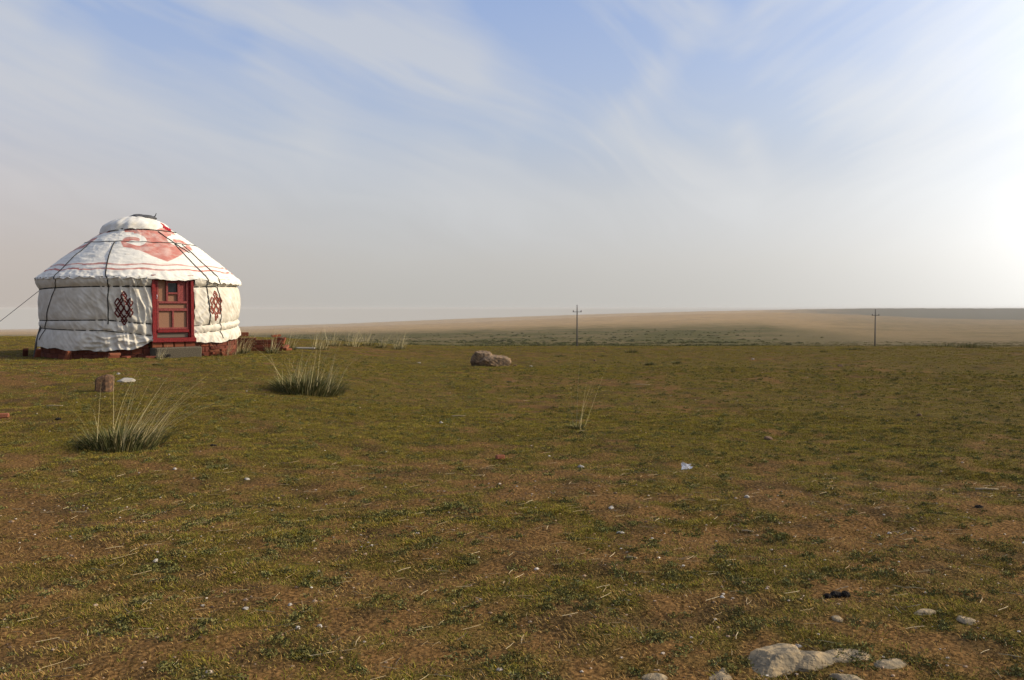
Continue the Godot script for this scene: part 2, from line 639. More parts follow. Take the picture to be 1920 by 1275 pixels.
func scatter(called: String, label: String, category: String, mesh: Mesh, m: Material, list: Array) -> void:
	var mm := MultiMesh.new()
	mm.transform_format = MultiMesh.TRANSFORM_3D
	mm.use_colors = true
	mm.mesh = mesh
	mm.instance_count = list.size()
	for i in list.size():
		mm.set_instance_transform(i, list[i][0])
		mm.set_instance_color(i, list[i][1])
	var o := MultiMeshInstance3D.new()
	o.multimesh = mm
	o.material_override = m
	o.name = numbered(called)
	add_child(o)
	o.set_meta("kind", "stuff")
	tag(o, label, category)

func spot(d0: float, d1: float) -> Vector2:
	var d := sqrt(lerpf(d0 * d0, d1 * d1, rng.randf()))
	var a := deg_to_rad(rng.randf_range(-40.0, 40.0))
	return Vector2(sin(a) * d, -cos(a) * d)

func clear_of_yurt(p: Vector2) -> bool:
	return p.distance_to(Vector2(YURT.x, YURT.z)) > 2.5

func make_turf() -> void:
	var kinds := [
		clump_mesh(16, 0.035, 0.010, 0.030, 0.0042, 1.3, Color(0.175, 0.150, 0.022), Color(0.30, 0.230, 0.046)),
		clump_mesh(14, 0.045, 0.010, 0.032, 0.0045, 1.4, Color(0.115, 0.120, 0.018), Color(0.22, 0.190, 0.034)),
		clump_mesh(12, 0.050, 0.008, 0.030, 0.0040, 1.5, Color(0.40, 0.260, 0.095), Color(0.20, 0.130, 0.045))]
	var sage := leaf_clump(30, 0.035, 0.022, 0.012, Color(0.105, 0.104, 0.034), Color(0.19, 0.172, 0.066))
	var lists := [[], [], [], []]
	for zone in [[2.6, 7.0, 62000], [7.0, 14.0, 85000], [14.0, 24.0, 80000], [24.0, 42.0, 70000]]:
		for k in zone[2]:
			var p := spot(zone[0], zone[1])
			if not clear_of_yurt(p):
				continue
			var d := p.length()
			var b := bare(p.x, p.y, d)
			if rng.randf() > 1.04 - b * 0.86:
				continue
			var h := ground_h(p.x, p.y)
			var s := rng.randf_range(0.6, 1.35) * (1.0 + 0.5 * S(10.0, 30.0, d))
			var kind := 0
			var r := rng.randf()
			var nn := n_patch.get_noise_2d(p.x * 1.3 + 200.0, p.y * 1.3)
			if r < 0.28 + b * 0.5 - nn * 0.3 + 0.18 * (1.0 - S(4.0, 10.0, d)):
				kind = 2
			elif r < 0.7:
				kind = 0
			else:
				kind = 1
			var sg := n_mid.get_noise_2d(p.x * 7.0 + 77.0, p.y * 7.0)
			if sg > 0.20 and rng.randf() < 0.24 and d < 26.0:
				kind = 3
			var t := Transform3D(Basis(Vector3.UP, rng.randf() * TAU).scaled(Vector3(s, s * rng.randf_range(0.6, 1.25), s)), Vector3(p.x, h, p.y))
			var v := rng.randf_range(0.7, 1.25)
			if kind == 2:
				v = rng.randf_range(0.35, 1.2)
			lists[kind].append([t, Color(v * rng.randf_range(0.93, 1.1), v, v * rng.randf_range(0.85, 1.1))])
	scatter("short_grass", "short olive green turf covering the earth", "grass", kinds[0], M.grass, lists[0])
	scatter("short_grass", "darker green turf blades growing among the olive turf", "grass", kinds[1], M.grass, lists[1])
	scatter("dry_grass", "short straw coloured dead grass scattered over the bare earth", "grass", kinds[2], M.grass, lists[2])
	scatter("ground_herbs", "low grey green leafy herbs growing in patches", "herbs", sage, M.grass, lists[3])
	# straws and grit lying on the earth
	var st := begin()
	st.set_smooth_group(-1)
	tube(st, [Vector3(-0.5, 0.0, 0), Vector3(0.1, 0.012, 0.03), Vector3(0.5, 0.004, -0.02)], 0.018, 0.012, 4)
	st.generate_normals()
	var straw := st.commit()
	var sl := []
	for k in 3400:
		var p := spot(2.7, 26.0) if k % 2 else spot(2.7, 9.0)
		if not clear_of_yurt(p):
			continue
		var s := rng.randf_range(0.03, 0.12)
		var c := Color(0.27, 0.19, 0.09).lerp(Color(0.46, 0.37, 0.21), pow(rng.randf(), 2.0))
		if rng.randf() < 0.3:
			c = Color(0.06, 0.045, 0.03)
		sl.append([Transform3D(Basis(Vector3.UP, rng.randf() * TAU).scaled(Vector3(s, s, s) * Vector3(1, 1, 1)), Vector3(p.x, ground_h(p.x, p.y) + 0.010, p.y)), c])
	scatter("straw_litter", "loose dead straws lying on the turf", "straw", straw, M.straw, sl)
	var gl := []
	for k in 2600:
		var p := spot(2.7, 24.0) if k % 2 else spot(2.7, 8.0)
		if not clear_of_yurt(p):
			continue
		var s := rng.randf_range(0.003, 0.009) * (1.0 if rng.randf() < 0.95 else 1.7)
		var c := Color(0.30, 0.20, 0.12).lerp(Color(0.62, 0.56, 0.46), pow(rng.randf(), 3.0))
		if rng.randf() < 0.35:
			c = Color(0.10, 0.06, 0.035)
		gl.append([Transform3D(Basis(Vector3.UP, rng.randf() * TAU).scaled(Vector3(s * 1.3, s * 0.7, s)), Vector3(p.x, ground_h(p.x, p.y) + s * 0.15, p.y)), c])
	var pebble := rock_mesh(Vector3(2, 2, 2), 31, 10, 0.04, 8, 5)
	scatter("gravel", "small pebbles and clods strewn over the earth", "gravel", pebble, M.straw, gl)

func make_valley_scrub() -> void:
	var bush := leaf_clump(90, 1.0, 0.42, 0.30, Color(0.075, 0.080, 0.028), Color(0.135, 0.128, 0.052))
	var hay := clump_mesh(40, 0.9, 0.25, 0.6, 0.05, 1.0, Color(0.20, 0.16, 0.07), Color(0.13, 0.12, 0.05))
	var bl := []
	var hl := []
	for k in 60000:
		var t := rng.randf()
		var dz := 40.0 * pow(900.0 / 40.0, t)
		var a := rng.randf_range(-0.60, 0.60)
		var x := a * dz
		var z := -dz
		var px := CX + a * F
		var n := n_patch.get_noise_2d(x * 0.06, z * 0.16) + 0.5 * n_patch.get_noise_2d(x * 0.25, z * 0.6 + 50.0)
		var w := (1.0 - S(1250.0, 1600.0, px)) * S(110.0, 160.0, dz) * (1.0 - S(420.0, 720.0, dz))
		var p := Vector3(x, ground_h(x, z), z)
		if rng.randf() < w * S(0.05, 0.45, n) * 0.75:
			var s := 0.3 + 0.9 * pow(rng.randf(), 2.0)
			var v := rng.randf_range(0.7, 1.2)
			bl.append([Transform3D(Basis(Vector3.UP, rng.randf() * TAU).scaled(Vector3(s, s * rng.randf_range(0.6, 1.0), s)), p), Color(v, v, v)])
		elif dz < 300.0 and rng.randf() < 0.35:
			var s := rng.randf_range(0.35, 0.9) * (0.35 + 0.65 * S(40.0, 130.0, dz))
			var v := rng.randf_range(0.7, 1.2)
			hl.append([Transform3D(Basis(Vector3.UP, rng.randf() * TAU).scaled(Vector3(s, s, s)), p), Color(v, v * 0.98, v * 0.9)])
	scatter("valley_scrub", "dark green low scrub spread across the valley floor", "scrub", bush, M.grass, bl)
	scatter("valley_grass", "dull rough grass on the slope falling to the valley", "grass", hay, M.grass, hl)

# a bunch of needle grass: green blades below, tall dry stalks above
func tuft(label: String, at_: Vector3, radius: float, green_h: float, blades: int, stalks: int, stalk_h: float, lean_dir: Vector3, lean: float, seed_: int, group := "grass tufts on the turf", elong := 1.0) -> Node3D:
	rng.seed = seed_
	var o := thing("grass_tuft", label, "grass tuft", at_, 0.0, group)
	var st := begin()
	st.set_smooth_group(-1)
	for k in blades:
		var a := rng.randf() * TAU
		var dir := Vector3(cos(a), 0, sin(a))
		var q := sqrt(rng.randf())
		var r := radius * 0.72 * q
		var p := dir * r
		p.x *= elong
		var c := Color(0.048, 0.056, 0.020).lerp(Color(0.135, 0.132, 0.055), rng.randf())
		if rng.randf() < 0.2:
			c = Color(0.25, 0.20, 0.09)
		var l := green_h * rng.randf_range(0.5, 1.15) * (1.0 - 0.35 * q)
		p.y = ground_h(at_.x + p.x, at_.z + p.z) - at_.y - 0.01
		ribbon(st, p, (dir + lean_dir * 0.3 * lean).normalized(), l, rng.randf_range(0.009, 0.016), rng.randf_range(0.02, 0.34) + 0.45 * q, rng.randf_range(0.0, 1.3), c, 4)
	st.generate_normals()
	part("green_blades", st.commit(), M.grass, o)
	var wf := clampf(at_.length() / 11.0, 0.9, 2.2)
	if stalks:
		st = begin()
		st.set_smooth_group(-1)
		for k in stalks:
			var a := rng.randf() * TAU
			var dir := Vector3(cos(a), 0, sin(a))
			var q := sqrt(rng.randf())
			var p := dir * radius * 0.6 * q
			p.x *= elong
			p.y = ground_h(at_.x + p.x, at_.z + p.z) - at_.y - 0.01
			var c := Color(0.42, 0.33, 0.14).lerp(Color(0.66, 0.57, 0.33), rng.randf())
			var out := (dir * 0.55 * q + lean_dir * lean * rng.randf_range(0.2, 1.5)).normalized()
			var l := stalk_h * rng.randf_range(0.45, 1.1)
			ribbon(st, p, out, l, rng.randf_range(0.0035, 0.0065) * wf, rng.randf_range(0.03, 0.40) + lean * 0.45 * rng.randf(), pow(rng.randf(), 1.5) * 1.5, c, 8)
		if lean > 0.7:
			for k in 46:
				var out := lean_dir.rotated(Vector3.UP, rng.randf_range(-0.5, 0.5)).normalized()
				var p := Vector3(rng.randf_range(-0.1, 0.4) * radius, 0, rng.randf_range(-0.3, 0.3) * radius)
				p.y = ground_h(at_.x + p.x, at_.z + p.z) - at_.y - 0.01
				ribbon(st, p, out, rng.randf_range(0.9, 1.45), rng.randf_range(0.006, 0.010), rng.randf_range(0.50, 1.0), rng.randf_range(0.3, 0.8), Color(0.46, 0.36, 0.17).lerp(Color(0.66, 0.57, 0.34), rng.randf()), 9)
		st.generate_normals()
		part("dry_stalks", st.commit(), M.straw, o)
	return o

# ------------------------------------------------------------------ yurt
const DOOR_T := 17.0
const DOOR_HALF := 13.2

func strap_top(th: float) -> float:
	return table([-180.0, -90.0, -30.0, 5.0, 29.5, 90.0, 180.0], [1.70, 1.62, 1.68, 1.685, 1.69, 1.76, 1.70], th)
func strap_mid(th: float) -> float:
	return table([-180.0, -90.0, -20.0, 5.0, 29.5, 90.0, 180.0], [0.87, 0.87, 0.90, 0.80, 0.74, 0.90, 0.87], th)
func strap_low(th: float) -> float:
	return table([-180.0, -90.0, -20.0, 5.0, 29.5, 90.0, 180.0], [0.70, 0.70, 0.65, 0.53, 0.56, 0.73, 0.70], th)
func wall_hem(th: float) -> float:
	return table([-180.0, -90.0, -62.0, -35.0, -12.0, -2.0, 5.0, 29.5, 44.0, 68.0, 90.0, 180.0], [0.34, 0.27, 0.24, 0.19, 0.19, 0.25, 0.38, 0.36, 0.31, 0.40, 0.48, 0.34], th) + 0.012 * sin(th * 0.35)

func wall_r(th: float, h: float) -> float:
	var top := strap_top(th)
	var mid := strap_mid(th)
	var low := strap_low(th)
	var hem := wall_hem(th)
	var r := 2.32
	var rights := S(20.0, 50.0, th) * (1.0 - S(120.0, 160.0, th))
	if h < low:
		var t := clampf((h - hem) / (low - hem), 0.0, 1.0)
		r += 0.11 * pow(1.0 - t, 0.8) + 0.025 * sin(PI * t)
	elif h < mid:
		r += (0.035 + 0.03 * rights) * pow(maxf(0.0, sin(PI * (h - low) / (mid - low))), 0.6)
	elif h < top:
		var t := (h - mid) / (top - mid)
		r += (0.055 + 0.05 * rights) * pow(maxf(0.0, sin(PI * pow(t, 0.85))), 0.55)
	else:
		r += 0.095 * pow(sin(PI * 0.5 * clampf((h - top) / maxf(0.01, 1.84 - top), 0.0, 1.0)), 0.7)
	var s := deg_to_rad(th) * 2.4
	# hanging folds left of the door, slack canvas elsewhere
	var near_door := S(-34.0, -8.0, th) * (1.0 - S(5.0, 7.0, th))
	var f := 1.0 - 2.0 * absf(n_cloth.get_noise_2d(s * 3.0 + (h - 1.0) * 0.5, h * 0.7))
	r += near_door * 0.060 * (f * f - 0.35)
	var drape := S(-46.0, -22.0, th) * (1.0 - S(5.0, 6.5, th)) * (1.0 - S(low - 0.05, low + 0.12, h))
	var f2 := 1.0 - 2.0 * absf(n_cloth.get_noise_2d(s * 1.3 - h * 2.0 + 40.0, h * 3.2 + s * 0.8))
	r += drape * 0.06 * (f2 - 0.45)
	var f3 := 1.0 - 2.0 * absf(n_cloth.get_noise_2d(s * 2.6 + h * 2.2 + 9.0, h * 1.3))
	r += 0.014 * (f3 * f3 - 0.4) * (0.45 + 0.55 * S(-60.0, -25.0, th)) * S(0.0, 0.10, absf(h - top)) * S(0.0, 0.08, absf(h - mid))
	var redge := S(28.0, 30.0, th) * (1.0 - S(36.0, 54.0, th))
	var f4 := 1.0 - 2.0 * absf(n_cloth.get_noise_2d(s * 3.0 - h * 2.0 + 19.0, h * 1.0))
	r += 0.045 * redge * (f4 - 0.45)
	var cz := maxf(0.0, 1.0 - 7.0 * absf(n_cloth.get_noise_2d(s * 1.7 + h * 2.6 + 70.0, h * 1.6 - s * 0.6)))
	var cz2 := maxf(0.0, 1.0 - 8.0 * absf(n_cloth.get_noise_2d(s * 2.3 - h * 1.1 + 33.0, h * 2.0)))
	r += 0.005 * cz * cz + 0.004 * cz2 * cz2
	r += 0.003 * n_cloth.get_noise_2d(s * 8.0, h * 6.0) + 0.02 * n_cloth.get_noise_2d(s * 0.8 + 5.0, h * 1.5)
	return r

func wall_p(th: float, h: float, out := 0.0) -> Vector3:
	var a := deg_to_rad(th)
	var r := wall_r(th, h) + out
	return Vector3(sin(a) * r, h, cos(a) * r)

func roof_p(th: float, s: float, out := 0.0) -> Vector3:
	var a := deg_to_rad(th)
	var q := deg_to_rad(th) * 2.0
	var r: float
	var h: float
	var over_door := S(3.0, 7.0, th) * (1.0 - S(28.0, 32.0, th))
	if s >= 0.0:
		r = lerpf(2.40, 0.72, s)
		h = lerpf(1.93, 3.20, s) + 0.045 * sin(PI * s)
	else:
		var t := -s / 0.1
		var rside := S(30.0, 46.0, th) * (1.0 - S(120.0, 160.0, th))
		r = 2.40 + 0.035 * sin(t * PI * 0.6) + 0.02 * over_door * t + 0.02 * rside * t
		h = 1.93 - t * (0.065 + 0.085 * rside)
		h += 0.012 * sin(th * 0.9) * t * (1.0 - over_door) + 0.018 * t * n_cloth.get_noise_2d(q * 7.0, 3.0)
		h -= 0.035 * t * over_door * sin(PI * clampf((th - 3.0) / 28.0, 0.0, 1.0))
	# poles of the roof frame press through; canvas creased across the slope
	var w := 0.0
	w += 0.005 * absf(sin(deg_to_rad(th) * 14.0)) * S(0.0, 0.3, s)
	w += 0.016 * n_cloth.get_noise_2d(q * 1.2, s * 2.5 + 11.0)
	var cr := 1.0 - 2.0 * absf(n_cloth.get_noise_2d(q * 1.1 + 60.0, s * 13.0))
	w += 0.010 * (cr - 0.4) * S(-75.0, -35.0, th - 0.0) * (1.0 - S(-5.0, 20.0, th))
	w += 0.003 * (cr - 0.4)
	w += 0.02 * n_cloth.get_noise_2d(q * 5.5, s * 9.0) * (1.0 - S(0.0, 0.22, s))
	var cz := maxf(0.0, 1.0 - 8.0 * absf(n_cloth.get_noise_2d(q * 1.5 + 21.0, s * 5.0 + q * 0.7)))
	w += 0.005 * cz * cz
	w += out
	var nrm := Vector3(0.58 * sin(a), 0.81, 0.58 * cos(a)) if s >= 0.0 else Vector3(sin(a), 0.15, cos(a))
	return Vector3(sin(a) * r, h, cos(a) * r) + nrm * w

func roof_texture() -> ImageTexture:
	var N := 768
	var im := Image.create(N, N, false, Image.FORMAT_RGB8)
	var noise := FastNoiseLite.new()
	noise.seed = 6
	noise.frequency = 0.011
	noise.fractal_octaves = 5
	var white := Vector3(0.72, 0.69, 0.60)
	var red := Vector3(0.48, 0.185, 0.145)
	for j in N:
		var s := -0.1 + 1.1 * (1.0 - (j + 0.5) / N)
		var r := lerpf(2.44, 0.72, clampf(s, 0.0, 1.0))
		var Y := s * 2.13
		for i in N:
			var an := ((i + 0.5) / N - 0.5) * TAU / 3.0
			var n := noise.get_noise_2d(i, j)
			var X := absf(an * r) + n * 0.010
			var y := Y + n * 0.010
			var k := 0.0
			# body of the cloud shape
			var low := 0.56 + 0.38 * pow(clampf(X / 0.56, 0.0, 1.0), 1.1) + 0.16 * S(0.45, 0.95, X)
			var inside := S(-0.012, 0.012, y - low) * (1.0 - S(0.93, 0.97, X + maxf(0.0, y - 1.35) * 0.9))
			k = inside
			# the white curl and the red tongue inside it
			var C := Vector2(0.56, 1.50)
			var dd := Vector2(X, y).distance_to(C)
			var curl := 1.0 - S(0.285, 0.305, dd)
			if y > 1.52 and X > 0.5:
				curl = maxf(curl, 1.0 - S(0.32, 0.34, absf(y - 1.52)) if y < 1.84 else (1.0 - S(1.84, 1.87, y)))
			k = k * (1.0 - curl)
			if y > 1.84:
				k = maxf(k, 1.0 - S(0.70, 0.74, X))
			var a0 := Vector2(0.86, 1.34)
			var b0 := Vector2(0.53, 1.50)
			var p := Vector2(X, y)
			var u := clampf((p - a0).dot(b0 - a0) / (b0 - a0).length_squared(), 0.0, 1.0)
			var bow := a0.lerp(b0, u) + Vector2(0.10, 0.20) * u * (1.0 - u) * 1.6
			k = maxf(k, 1.0 - S(0.0, 0.015, p.distance_to(bow) - lerpf(0.055, 0.095, u)))
			# two lines along the hem
			var wav := 0.02 * sin(an * 14.0) + n * 0.02
			k = maxf(k, 1.0 - S(0.022, 0.034, absf(Y - 0.24 - wav)))
			k = maxf(k, (1.0 - S(0.022, 0.034, absf(Y - 0.42 - wav))) * 0.9)
			# worn print and stains
			var wear := clampf(0.9 + n * 0.45, 0.0, 1.0)
			var c := white.lerp(red, k * wear)
			var stain := S(0.15, 0.6, noise.get_noise_2d(i * 0.6 + 900.0, j * 2.2))
			c = c.lerp(Vector3(0.46, 0.41, 0.33), stain * 0.40)
			c *= 0.95 + 0.1 * noise.get_noise_2d(i * 6.0, j * 6.0)
			im.set_pixel(i, j, Color(c.x, c.y, c.z).linear_to_srgb())
	im.generate_mipmaps()
	return ImageTexture.create_from_image(im)

func surf_line(f: Callable, a: Vector2, b: Vector2, n: int, out: float) -> Array:
	var pts := []
	for i in n + 1:
		var p := a.lerp(b, float(i) / n)
		pts.append(f.call(p.x, p.y, out))
	return pts

func strap(parent: Node, pts: Array, r: float, m: Material, called := "strap", flat := 0.45) -> void:
	part(called, tube_mesh(pts, r, r, 6, flat, Vector3.ZERO), m, parent)

func knot(th0: float, h0: float, w: float, h: float, lw: float) -> ArrayMesh:
	# lattice of interlaced lozenges, stitched on the wall canvas
	var st := begin()
	st.set_smooth_group(-1)
	var segs := []
	var cells := [[0, 2.0], [-1, 1.0], [1, 1.0], [0, 0.9], [-0.5, 0.2], [0.5, 0.2], [-1, -0.45], [0, -0.45], [1, -0.45], [0, -1.6]]
	for c in cells:
		var q := [Vector2(c[0], c[1] + 0.72), Vector2(c[0] + 0.5, c[1]), Vector2(c[0], c[1] - 0.72), Vector2(c[0] - 0.5, c[1])]
		for k in 4:
			segs.append([q[k], q[(k + 1) % 4]])
	for l in [[Vector2(-1.4, 0.2), Vector2(0.1, -1.9)], [Vector2(1.4, 0.2), Vector2(-0.1, -1.9)], [Vector2(-1.2, 0.6), Vector2(0.2, 2.4)], [Vector2(1.2, 0.6), Vector2(-0.2, 2.4)], [Vector2(-0.9, -0.9), Vector2(0.9, 1.5)], [Vector2(0.9, -0.9), Vector2(-0.9, 1.5)]]:
		segs.append(l)
	var lift := 0.006
	for s in segs:
		lift += 0.00012
		var a: Vector2 = s[0]
		var b: Vector2 = s[1]
		var n := (b - a).orthogonal().normalized()
		var steps := 6
		for i in steps:
			var q := []
			for e in [[float(i) / steps, -1.0], [float(i + 1) / steps, -1.0], [float(i + 1) / steps, 1.0], [float(i) / steps, 1.0]]:
				var p := a.lerp(b, e[0])
				var x: float = p.x * w / 3.0 + n.x * e[1] * lw * 0.5
				var y: float = p.y * h / 5.0 + n.y * e[1] * lw * 0.5
				q.append(wall_p(th0 + rad_to_deg(x / 2.4), h0 + y, lift))
			quad(st, q[0], q[1], q[2], q[3], Vector3(0, h0, 0))
	st.generate_normals()
	return st.commit()

func make_yurt() -> void:
	var turn := atan2(-YURT.x, -YURT.z)
	var Y := thing("yurt", "round white canvas yurt with red cloud motif roof and red door", "yurt", YURT, turn)
	# brick ring it stands on
	rng.seed = 71
	var variants := []
	for k in 5:
		variants.append(box_mesh(Vector3(0.235, 0.125, 0.11), 0.008, 0.004))
	for course in 3:
		for k in 58:
			var th := -180.0 + (k + 0.5 * (course % 2)) * 360.0 / 58.0
			if absf(th - DOOR_T) < 11.0 and course == 2:
				continue
			var o := part("brick", variants[rng.randi() % 5], M.bricks[[1, 3, 3, 3][rng.randi() % 4]], Y)
			var a := deg_to_rad(th)
			var r := 2.27 + rng.randf_range(-0.012, 0.012)
			o.position = Vector3(sin(a) * r, 0.03 + course * 0.13, cos(a) * r)
			o.rotation = Vector3(0, a + rng.randf_range(-0.03, 0.03), 0)
	# wall canvas from the right door post round to the left one
	var P := []
	var UV := []
	var rows := 74
	var cols := 560
	for i in rows:
		var pr := []
		var ur := []
		for j in cols:
			var th := 29.3 + 335.9 * j / (cols - 1)
			if th > 180.0:
				th -= 360.0
			var hem := wall_hem(th) + 0.02 * n_cloth.get_noise_2d(th * 0.12, 4.0)
			var u := float(i) / (rows - 1)
			var h := lerpf(hem, 1.90, u)
			pr.append(wall_p(th, h))
			ur.append(Vector2(th, h))
		P.append(pr)
		UV.append(ur)
	part("wall_canvas", sheet(P, UV), M.canvas, Y)
	# roof canvas
	P = []
	UV = []
	for i in 72:
		var pr := []
		var ur := []
		for j in 577:
			var s := -0.1 + 1.1 * i / 71.0
			var th := -180.0 + 360.0 * j / 576.0
			if j == 576:
				th = 180.0
			var q := roof_p(th if th < 180.0 else -180.0, s)
			pr.append(q)
			ur.append(Vector2(table([-223.0, -93.0, 17.0, 137.0, 267.0], [-1.5, -0.5, 0.5, 1.5, 2.5], th), 1.0 - float(i) / 71.0))
		P.append(pr)
		UV.append(ur)
	M.roof.albedo_texture = roof_texture()
	part("roof_canvas", sheet(P, UV), M.roof, Y)
	# crown cover thrown over the smoke ring
	P = []
	for i in 26:
		var t := float(i) / 25.0
		var pr := []
		for j in 120:
			var a := TAU * j / 120.0
			var q := Vector2(cos(a), sin(a))
			var rr: float
			var hh: float
			var scal := n_cloth.get_noise_2d(q.x * 1.6 + 3.0, q.y * 1.6)
			var fold := n_cloth.get_noise_3d(q.x * 4.0, q.y * 4.0, t * 2.0)
			if t < 0.3:
				var e := t / 0.3
				rr = lerpf(0.84, 0.80, e) + 0.05 * scal
				hh = lerpf(3.09, 3.24, e) + 0.05 * scal * (1.0 - e)
			else:
				var e := (t - 0.3) / 0.7
				rr = 0.80 * (1.0 - pow(e, 1.25)) + 0.05 * scal * (1.0 - e)
				hh = 3.24 + 0.28 * pow(sin(e * PI * 0.5), 0.9)
			var crease := 1.0 - 2.0 * absf(n_cloth.get_noise_2d(a * 2.2 + t, 8.0 + t * 0.8))
			rr += 0.03 * (crease - 0.5) * (1.0 - t)
			hh += 0.015 * fold + 0.05 * maxf(0.0, sin(a)) * (1.0 - t) - 0.05 * maxf(0.0, -cos(a)) * (1.0 - t)
			pr.append(Vector3(-0.12 + cos(a) * rr, hh, sin(a) * rr))
		P.append(pr)
	var cc := part("crown_cover", sheet(P, [], true), M.canvas_white, Y)
	var stf := begin()
	rock_add(stf, Vector3(0.02, 3.50, 0.02), Vector3(0.66, 0.17, 0.60), 5, 4, 0.06, 28, 12)
	stf.generate_normals()
	part("felt_flap", stf.commit(), M.felt, cc)
	part("horn", tube_mesh([Vector3(0.22, 3.46, 0.12), Vector3(0.29, 3.50, 0.12), Vector3(0.345, 3.55, 0.12), Vector3(0.37, 3.62, 0.12)], 0.022, 0.010, 7), M.felt, cc)
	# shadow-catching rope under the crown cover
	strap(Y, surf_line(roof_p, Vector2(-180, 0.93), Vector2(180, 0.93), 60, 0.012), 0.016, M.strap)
	var rc := begin()
	rc.set_smooth_group(-1)
	for k in 5:
		var x0 := 0.46 + k * 0.05
		var x1 := x0 + 0.05
		var y0 := 3.36 - k * 0.035 + 0.008 * sin(k * 2.1)
		quad(rc, Vector3(x0, y0, 0.42), Vector3(x1, y0 - 0.035, 0.43), Vector3(x1, y0 - 0.12, 0.50), Vector3(x0, y0 - 0.10 - 0.02 * (k % 2), 0.49), Vector3(0, 2, 0))
	rc.generate_normals()
	part("red_cloth", rc.commit(), M.red_cloth, Y)
	# girth straps round the wall, left panel then right panel
	for f in [strap_top, strap_mid, strap_low]:
		var pts := []
		for k in 121:
			var th := 29.8 + 335.0 * k / 120.0
			if th > 180.0:
				th -= 360.0
			pts.append(wall_p(th, f.call(th), 0.010))
		strap(Y, pts, 0.019 if f == strap_top else (0.015 if f == strap_mid else 0.011), M.strap, "girth_strap", 0.6)
	# straps over the roof and down the wall
	var roof_lines := [[[-26, 0.62, -17.5, -0.1], [-17.5, 1.84, -18, 0.80]], [[-57, 0.62, -50, -0.1], [-50, 1.84, -70, 0.42]], [[26, 0.9, 42, 0.45], []], [[44, 0.62, 47, -0.1], [47, 1.82, 50, 0.42]], [[34, 0.62, 38, -0.1], [38, 1.80, 40, 0.76]], [[100, 0.62, 102, -0.1], [102, 1.82, 100, 0.4]], [[-105, 0.62, -108, -0.1], [-108, 1.82, -110, 0.3]], [[150, 0.62, 152, -0.1], []], [[-150, 0.62, -152, -0.1], []]]
	for l in roof_lines:
		var r: Array = l[0]
		strap(Y, surf_line(roof_p, Vector2(r[0], r[1]), Vector2(r[2], r[3]), 18, 0.010), 0.015, M.strap)
		if l[1].size():
			var w: Array = l[1]
			strap(Y, surf_line(wall_p, Vector2(w[0], w[1]), Vector2(w[2], w[3]), 18, 0.010), 0.014, M.strap)
	strap(Y, surf_line(roof_p, Vector2(-180, 0.64), Vector2(180, 0.64), 90, 0.008), 0.010, M.strap)
	# dark cords tied through the hem eyelets
	for k in 13:
		var th := -78.0 + k * 6.4
		part("hem_eyelet", box_mesh(Vector3(0.022, 0.022, 0.02), 0.004, 0.0, roof_p(th, -0.045, 0.004)), M.strap, Y)
	# lozenge knots sewn on both panels
	part("knot_motif", knot(-9.5, 1.14, 0.40, 0.78, 0.030), M.motif, Y)
	part("knot_motif", knot(44.5, 1.20, 0.40, 0.74, 0.026), M.motif_faded, Y)
	# V shaped stitched cord under the eave
	for s in [-1, 1]:
		part("hem_cord", tube_mesh([wall_p(-1.5 + s * 1.4, 1.86, 0.012), wall_p(-1.5, 1.74, 0.012)], 0.008, 0.008, 5), M.canvas_white, Y)
	make_door(Y)
	# guy rope to a peg
	part("guy_rope", tube_mesh([Vector3(-2.33, 1.62, 0.0), Vector3(-3.0, 1.02, 0.05), Vector3(-3.6, 0.50, 0.1), Vector3(-4.22, 0.0, 0.14)], 0.007, 0.007, 5), M.rope, Y)
	part("rope_peg", tube_mesh([Vector3(-4.30, -0.12, 0.14), Vector3(-4.20, 0.12, 0.14)], 0.018, 0.014, 6), M.grey_wood, Y)

